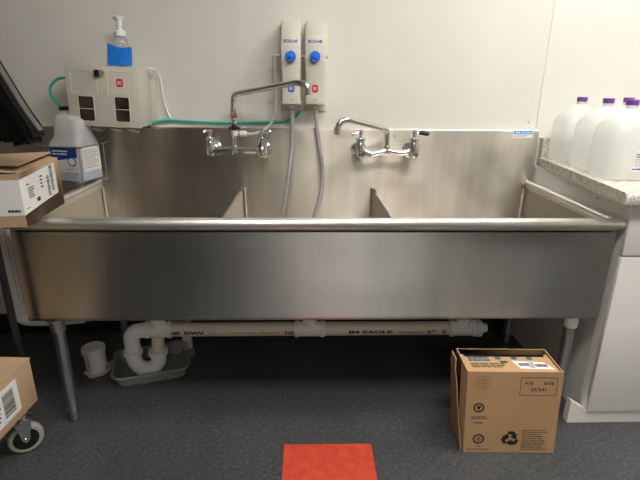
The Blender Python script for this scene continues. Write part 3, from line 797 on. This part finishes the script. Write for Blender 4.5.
# ------------------------------------------------------------------ water jugs
def jug(cx, cy, lab, first):
    z = cz1 + .0008
    t = thing('water_jug', lab, 'water jug', (cx, cy, z), 'water jugs with purple caps')
    Rr = Matrix.Translation((cx, cy, z))
    bm = boxy([(0, .150, .150, .04, 0), (.004, .176, .176, .042, 0), (.012, .186, .186, .045, 0), (.05, .190, .190, .045, 0), (.170, .190, .190, .048, 0), (.200, .187, .187, .055, 0), (.220, .174, .174, .062, 0), (.240, .146, .146, .060, 0), (.257, .106, .106, .050, 0), (.268, .064, .064, .031, 0), (.274, .044, .044, .0215, 0), (.290, .040, .040, .0195, 0)], Rr, 6)
    obj('body', bm, M['jug'], t)
    # pinched grip handle along one shoulder
    bm = T(catmull([(cx + .030, cy + .030, z + .262), (cx + .062, cy + .062, z + .245), (cx + .078, cy + .078, z + .205), (cx + .076, cy + .076, z + .165)], 5), .011, 12)
    obj('handle', bm, M['jug'], t)
    bm = bmesh.new(); rg = []
    for h, s in ((.288, 1.), (.307, 1.), (.309, .93)):
        rg.append([bm.verts.new((cx + math.cos(2 * PI * k / 60) * .0228 * s * (1 + .018 * (k % 2)), cy + math.sin(2 * PI * k / 60) * .0228 * s * (1 + .018 * (k % 2)), z + h)) for k in range(60)])
    for i in range(2):
        for k in range(60): bm.faces.new((rg[i][k], rg[i][(k + 1) % 60], rg[i + 1][(k + 1) % 60], rg[i + 1][k]))
    bm.faces.new(rg[0]); bm.faces.new(rg[-1])
    obj('cap', bm, M['purple'], t)
    return t
j1 = jug(1.331, 2.335, 'milky water jug with purple cap standing farthest back at the wall, leftmost', True)
j2 = jug(1.324, 2.115, 'milky water jug with purple cap, second from the left on the counter edge', False)
j3 = jug(1.290, 1.905, 'milky water jug with purple cap and printed label, nearest on the counter', False)
j4 = jug(1.530, 2.290, 'milky water jug behind the labelled jug, only its purple cap showing clearly', False)
F = frame((1.285, 1.905 - .0955, 1.034), (1, 0, 0), (0, 0, 1))
bm = bmesh.new(); plate(bm, [(-.012, .040), (.085, .040), (.085, .130), (.0, .125)], F, .0008); lb = obj('label', bm, M['paper'], j3); lb['label'] = 'white printed label'
bm = bmesh.new(); bars(bm, F, .0, .08, .094, .112, 2, .0015, seed=6, ragged=.2); bars(bm, F, -.006, .05, .044, .056, 1, .0015, seed=9, ragged=.2); obj('printing', bm, M['blueprint'], lb)
bm = bmesh.new(); bars(bm, F, .0, .08, .060, .092, 4, .0015, seed=7, fill=.3); obj('small_print', bm, M['greytext'], lb)

# ------------------------------------------------------------------ printed carton on the floor (right)
c0 = Vector((.624, 1.500, 0)); ex = Vector((.361, -.010, 0)); W = ex.length; ex.normalize(); ey = Vector((-ex.y, ex.x, 0)); H = .372; Dp = .162
Rc = Matrix((ex, ey, Vector((0, 0, 1)))).transposed().to_4x4(); Rc.translation = c0
Rc = Rc @ Matrix(((1, 0, -.050, 0), (0, 1, .015, 0), (0, 0, 1, 0), (0, 0, 0, 1)))   # the box sags to the left
t = thing('carton', 'brown printed cardboard carton with a recycling symbol standing on the floor', 'cardboard box', c0)
def lbox(bm, R, *a, **k): box(bm, *a, M4=R, **k)
bm = bmesh.new(); th = .004
lbox(bm, Rc, 0, W, 0, th, .0015, H)                 # front
lbox(bm, Rc, 0, W, Dp - th, Dp, .0015, H)           # back
lbox(bm, Rc, 0, th, th, Dp - th, .0015, H)          # left
lbox(bm, Rc, W - th, W, th, Dp - th, .0015, H)      # right
lbox(bm, Rc, th, W - th, th, Dp - th, .0015, .006)
obj('walls', bm, M['card'], t)
bm = bmesh.new(); lbox(bm, Rc, th + .001, W - th - .001, th + .001, Dp - .028, H - .013, H - .009)
top = obj('top_flap', bm, M['card'], t)
Ft = Rc @ frame((0, 0, H - .009), (1, 0, 0), (0, 1, 0))
bm = bmesh.new(); plate(bm, [(.02, Dp - .045), (W - .02, Dp - .045), (W - .02, Dp - .029), (.02, Dp - .029)], Ft, .0007); obj('dark_band', bm, M['black'], top)
bm = bmesh.new(); plate(bm, [(.215, .035), (.345, .030), (.320, .078), (.198, .088)], Ft, .0008); lb = obj('shipping_label', bm, M['paper'], top)
bm = bmesh.new(); barcode(bm, Ft, .217, .255, .052, .072, seed=2, th=.0014); barcode(bm, Ft, .280, .325, .046, .066, seed=3, th=.0014); bars(bm, Ft, .255, .28, .040, .078, 5, .0014, seed=4); obj('printing', bm, M['blackink'], lb)
bm = bmesh.new(); bars(bm, Ft, .03, .12, .083, .117, 2, .0009, seed=61, fill=.72, ragged=.15)
for x in (.15, .215, .275): plate(bm, rrect(x, Dp - .056, .022, .018, .004), Ft, .0009)
obj('teal_print', bm, M['tealink'], top)
bm = bmesh.new(); bars(bm, Ft, .03, .17, .040, .072, 3, .0009, seed=14); bars(bm, Ft, .150, .180, .072, .088, 1, .0009, seed=15, fill=.8, ragged=0); obj('small_print', bm, M['blackink'], top)
# side flap leaning out on the left
bm = bmesh.new(); L = []
for k in range(9):
    u = k / 8; z = .004 + (H - .012) * u; off = -.005 - .009 * math.sin(u * PI * .55) - .005 * math.exp(-((u - .9) / .06) ** 2)
    L.append([bm.verts.new(Rc @ Vector(p)) for p in ((off, .012 + .09 * u, z), (off - .0035, .012 + .09 * u, z), (off - .0035, Dp - .001, z), (off, Dp - .001, z))])
for i in range(8):
    for k in range(4): bm.faces.new((L[i][k], L[i][(k + 1) % 4], L[i + 1][(k + 1) % 4], L[i + 1][k]))
bm.faces.new(L[0]); bm.faces.new(L[-1]); obj('side_flap', bm, M['card'], t)
Fc = Rc @ frame((0, 0, 0), (1, 0, 0), (0, 0, 1))
q = lambda px, py: ((px - 465.5) / 94.5 * W * 1.0, (451 - py) / 79. * H)   # helper for placing print on the front face
bm = bmesh.new()
x0, z0 = q(518.5, 394); x1, z1 = q(555.0, 377.0)
po = [(x0, z0), (x1, z0), (x1, z1), (x0, z1)]; e = .0018
ring_outline(bm, po, [(x0 + e, z0 + e), (x1 - e, z0 + e), (x1 - e, z1 - e), (x0 + e, z1 - e)], Fc, .0007)
letters(bm, '41B', Fc, *q(526.8, 382.3), .029, .016, .0007, .012); letters(bm, '6/06', Fc, *q(546.8, 382.2), .038, .016, .0007, .012); letters(bm, '207641', Fc, *q(536.8, 388.3), .060, .016, .0007, .012)
# recycling arrows
cx, cz = q(513.3, 436.3); RR = .031
for k in range(3):
    rot = Matrix.Rotation(math.radians(120 * k), 2) * 1.15
    def tr(p): v = rot @ Vector(p); return (cx + v.x, cz + v.y)
    # band across a bevelled corner of the triangle and an arrow head
    plate(bm, [tr(p) for p in ((-.006, .030), (.012, .030), (.018, .018), (.007, .010), (.002, .018), (-.013, .018))], Fc, .0007)
    plate(bm, [tr(p) for p in ((-.013, .018), (-.006, .030), (-.015, .034), (-.029, .014))][0:0] or [tr(p) for p in ((.024, .021), (.000, .007), (.018, -.001))], Fc, .0007)
    plate(bm, [tr(p) for p in ((-.022, .006), (-.010, .000), (-.004, .012), (-.014, .019))], Fc, .0007)
# ring stamps
cx, cz = q(480.6, 436.8)
for ro, ri in ((.0215, .0165), (.009, .0065)): ring_outline(bm, circ(cx, cz, ro), circ(cx, cz, ri), Fc, .0007)
plate(bm, rrect(cx, cz, .003, .011, .001), Fc, .0007)
for k in range(12):
    a = 2 * PI * k / 12; plate(bm, circ(cx + .022 * math.cos(a), cz + .022 * math.sin(a), .0028, 6), Fc, .0007)
cx, cz = q(478.8, 406)
arc = lambda r_, r2, a0, a1: [(cx + r_ * math.cos(math.radians(a0 + (a1 - a0) * k / 20)), cz + r_ * math.sin(math.radians(a0 + (a1 - a0) * k / 20))) for k in range(21)] + [(cx + r2 * math.cos(math.radians(a1 - (a1 - a0) * k / 20)), cz + r2 * math.sin(math.radians(a1 - (a1 - a0) * k / 20))) for k in range(21)]
ring_outline(bm, circ(cx, cz, .0215), circ(cx, cz, .0155), Fc, .0007)
plate(bm, rrect(cx, cz + .004, .019, .007, .002), Fc, .0007); plate(bm, rrect(cx, cz - .003, .009, .012, .002), Fc, .0007)
obj('printing', bm, M['blackink'], t)
bm = bmesh.new()
cx, cz = q(481.3, 382.5)
ring_outline(bm, circ(cx, cz, .031), circ(cx, cz, .0292), Fc, .0006)
for k in range(7): bars(bm, Fc, cx - .022 + abs(k - 3) * .004, cx + .022 - abs(k - 3) * .004, cz - .022 + k * .0063, cz - .019 + k * .0063, 1, .0006, seed=40 + k, fill=.6, ragged=0)
x0, z0 = q(525, 448.5); x1, z1 = q(552, 427); bars(bm, Fc, x0, x1, z0, z1, 11, .0006, seed=50, fill=.5, ragged=.25)
for a, b, c, d, r_ in ((472, 488, 414, 417.5, 2), (474, 484, 419.5, 422, 1), (468.5, 492.5, 446.5, 448, 1), (479, 483, 443.5, 445, 1)):
    x0, z0 = q(a, d); x1, z1 = q(b, c); bars(bm, Fc, x0, x1, z0, z1, r_, .0006, seed=int(a), fill=.6, ragged=.05)
obj('faded_printing', bm, M['greyink'], t)

# ------------------------------------------------------------------ wheeled shelf unit (left edge)
t = thing('shelf_cart', 'black wheeled shelf cart with a chrome caster at the left edge', 'cart', (-1.45, 1.25, 0))
sx0, sx1, sy0, sy1 = -2.05, -1.080, .85, 1.612
for x, y in ((sx1 - .014, sy1 - .012), (sx0 + .014, sy1 - .012), (sx1 - .014, sy0 + .012), (sx0 + .014, sy0 + .012)):
    obj('post', T([(x, y, .19), (x, y, 1.85)], .0125, 12), M['blackmetal'], t)
for z in (.232, .906, 1.80):
    bm = bmesh.new(); box(bm, sx0, sx1, sy0, sy1, z - .012, z + .010, bev=.003); obj('shelf', bm, M['blackmetal'], t)
for (x, y, a) in ((-1.105, 1.545, 35), (sx0 + .03, sy1 - .05, 10), (-1.105, sy0 + .05, 60), (sx0 + .03, sy0 + .05, 0)):
    Rw = Matrix.Translation((x, y, 0)) @ Matrix.Rotation(math.radians(a), 4, 'Z')
    ax = Rw.to_3x3() @ Vector((0, -1, 0)); wc = Rw @ Vector((0, 0, .0625))
    bm = bmesh.new()
    for s in (-1, 1):
        plate(bm, [(-.012, .060), (.012, .060), (.030, .150), (-.030, .150)], Rw @ frame((0, s * .022, 0), (1, 0, 0), (0, 0, 1)) @ Matrix.Translation((0, 0, -.002)), .004)
    lathe(bm, [(.032, .146), (.036, .149), (.036, .158), (.024, .164), (.024, .196), (.036, .200), (.036, .218)], Rw @ Vector((0, 0, 0)), n=18)
    lathe(bm, [(.008, -.028), (.008, .028)], wc, ax, 12)
    cs = obj('caster', bm, M['chrome'], t)
    obj('wheel', Lt([(.046, -.015), (.057, -.015), (.062, -.010), (.062, .010), (.057, .015), (.046, .015)], wc, ax, 32), M['castergrey'], cs)
    obj('hub', Lt([(.045, -.0162), (.045, .0162), (.020, .0163), (.018, .0200)], wc, ax, 28), M['black'], cs)

# lower carton
def carton_box(name, lab, c, ang, w, d, h, m, flap=None):
    """c: right-far... corner at (0,0) local; box goes to -x (w) and -y (d)"""
    R = Matrix.Translation(c) @ Matrix.Rotation(math.radians(ang), 4, 'Z')
    t = thing(name, lab, 'cardboard box', c)
    return R, t
R1, t = carton_box('carton', 'brown cardboard carton with barcode label on the lower shelf of the black cart', Vector((-1.020, 1.535, .2425)), -3, .42, .42, .182, None)
bm = bmesh.new(); w, d, h = .42, .42, .180
NX = [(0, 0), (.002, .04), (.004, .075), (.001, .11), (.003, .15), (0, .18)]
bm = bmesh.new()
lbox(bm, R1, -w, 0, -d, 0, 0.0, h, bev=.003)
obj('walls', bm, M['cardlight'], t)
bm = bmesh.new(); lbox(bm, R1, -w + .001, .0015, -d / 2 - .001, .0025, h, h + .003); lbox(bm, R1, -w + .001, .0015, -d, -d / 2 - .004, h, h + .003); obj('top_flap', bm, M['cardlight'], t)
Fr = R1 @ frame((.0003, 0, 0), (0, 1, 0), (0, 0, 1))
bm = bmesh.new(); plate(bm, rrect(-.165, .095, .150, .125, .004), Fr, .0008); lb = obj('label', bm, M['paper'], t)
bm = bmesh.new(); barcode(bm, Fr, -.170, -.115, .05, .14, vert=False, seed=9, th=.0014); bars(bm, Fr, -.23, -.18, .05, .14, 6, .0014, seed=10); obj('printing', bm, M['blackink'], lb)

# upper carton, resting on the cart shelf and the corner of the sink rim
R2, t = carton_box('carton', 'open brown cardboard carton with big white shipping label on the left corner of the sink', Vector((-.947, 1.556, .9225)), 6, .42, .33, .186, None)
w, d, h, th = .42, .335, .180, .004
bm = bmesh.new()
lbox(bm, R2, -w, 0, 0, th, .0, h); lbox(bm, R2, -w, 0, d - th, d, .0, h); lbox(bm, R2, -th, 0, th, d - th, .0, h); lbox(bm, R2, -w, -w + th, th, d - th, .0, h); lbox(bm, R2, -w, 0, th, d - th, .0, .004)
obj('walls', bm, M['cardlight'], t)
def quad(bm, R, p, th=.004):
    a = [bm.verts.new(R @ Vector(x)) for x in p]; b = [bm.verts.new(R @ (Vector(x) + Vector((0, 0, th)))) for x in p]; n = len(p)
    for k in range(n): bm.faces.new((a[k], a[(k + 1) % n], b[(k + 1) % n], b[k]))
    bm.faces.new(a); bm.faces.new(b)
bm = bmesh.new(); quad(bm, R2, [(-.13, .002, h + .014), (.001, .002, h + .001), (.001, d, h + .001), (-.13, d, h + .020)]); obj('flap', bm, M['cardlight'], t)
bm = bmesh.new(); quad(bm, R2, [(-w, .05, h + .034), (-.01, .03, h + .020), (-.02, d, h + .024), (-w, d, h + .010)]); obj('flap', bm, M['cardlight'], t)
bm = bmesh.new(); quad(bm, R2, [(-w, 0, h + .0), (-.135, .0, h + .0), (-.14, .13, h - .03), (-w, .13, h - .03)]); obj('flap', bm, M['cardlight'], t)
Fr = R2 @ frame((.0003, 0, 0), (0, 1, 0), (0, 0, 1)); Fl = R2 @ frame((0, -.0003, 0), (1, 0, 0), (0, 0, 1))
bm = bmesh.new(); plate(bm, [(.0, .040), (.200, .052), (.290, .056), (.290, .172), (.0, .160)], Fr, .0008); plate(bm, [(-.20, .036), (0, .040), (0, .160), (-.20, .158)], Fl, .0008); lb = obj('shipping_label', bm, M['paper'], t)
bm = bmesh.new()
barcode(bm, Fr, .205, .225, .062, .135, vert=False, seed=5, th=.0014); barcode(bm, Fr, .238, .262, .075, .165, vert=False, seed=6, th=.0014)
bars(bm, Fr, .050, .10, .085, .125, 5, .0014, seed=7, ragged=.4); plate(bm, rrect(.118, .070, .026, .014, .002), Fr, .0012); bars(bm, Fr, .15, .17, .10, .15, 4, .0014, seed=18)
bars(bm, Fr, .045, .06, .13, .14, 1, .0014, seed=28); bars(bm, Fr, .02, .05, .055, .06, 1, .0014, seed=29)
bars(bm, Fl, -.19, -.075, .075, .105, 3, .0014, seed=8, fill=.6); bars(bm, Fl, -.15, -.09, .115, .145, 3, .0014, seed=11, fill=.25); bars(bm, Fl, -.05, -.01, .050, .060, 1, .0014, seed=13, fill=.8, ragged=0)
obj('printing', bm, M['blackink'], lb)

# black pleated bundle hanging from the top shelf of the cart
t = thing('pleated_bundle', 'black pleated bundle with grey outer cover at the left edge above the open carton', 'black bundle', (-1.10, 1.60, 1.2))
def leaf(bm, x, ztip, y0, y1, th=.004, bow=0., far=0.):
    P = catmull([(x - .42, 1.80), (x - .22, 1.585), (x - .078, 1.415 + bow), (x - .020, ztip + .075), (x, ztip)], 6)if 0 else None
    pts = [(-.262, 1.785), (-.175, 1.62), (-.100, 1.455), (-.040, 1.32), (-.008, 1.26), (.002, ztip)]
    prof = catmull([Vector((x + a, 0, b)) for a, b in pts], 4)
    rings = []
    for p in prof:
        rings.append([bm.verts.new(v) for v in ((p.x, y0, p.z), (p.x + th, y0, p.z + th * .4), (p.x + th + far, y1, p.z + th * .4), (p.x + far, y1, p.z))])
    for i in range(len(rings) - 1):
        for k in range(4): bm.faces.new((rings[i][k], rings[i][(k + 1) % 4], rings[i + 1][(k + 1) % 4], rings[i + 1][k]))
    bm.faces.new(rings[0]); bm.faces.new(rings[-1])
bm = bmesh.new(); leaf(bm, -.843, 1.243, 1.530, 1.556); obj('cover', bm, M['sheetgrey'], t)['label'] = 'grey outer cover'
rr = random.Random(3)
for k in range(15):
    bm = bmesh.new(); leaf(bm, -.853 - .0125 * k - rr.uniform(0, .003), 1.230 - rr.uniform(0, .012) - min(k, 3) * .004 + (-.014 if k in (1, 5) else 0), 1.495 + rr.uniform(0, .02), 1.575, th=.0085)
    obj('pleat', bm, M['sheet'], t)

# ------------------------------------------------------------------ camera
f, pi_, ya_, ro = 470.58, .3203, .03, -.0095
fw = Vector((math.sin(ya_) * math.cos(pi_), math.cos(ya_) * math.cos(pi_), -math.sin(pi_)))
rt = Vector((math.cos(ya_), -math.sin(ya_), 0)); up = rt.cross(fw)
r2 = rt * math.cos(ro) - up * math.sin(ro); u2 = up * math.cos(ro) + rt * math.sin(ro)
cam = bpy.data.cameras.new('camera'); co = bpy.data.objects.new('camera', cam); C.objects.link(co)
m4 = Matrix((r2, u2, -fw)).transposed().to_4x4(); m4.translation = (0, 0, 1.3919); co.matrix_world = m4
cam.sensor_width = 36; cam.lens = f / 640 * 36; cam.clip_start = .05
S.camera = co
w = bpy.data.worlds.new('world'); S.world = w; w.use_nodes = True
w.node_tree.nodes['Background'].inputs[0].default_value = (.5, .5, .5, 1); w.node_tree.nodes['Background'].inputs[1].default_value = .1
S.view_settings.view_transform = 'Standard'; S.view_settings.look = 'None'; S.view_settings.gamma = 1; S.view_settings.use_curve_mapping = False
S.view_settings.exposure = 0.06
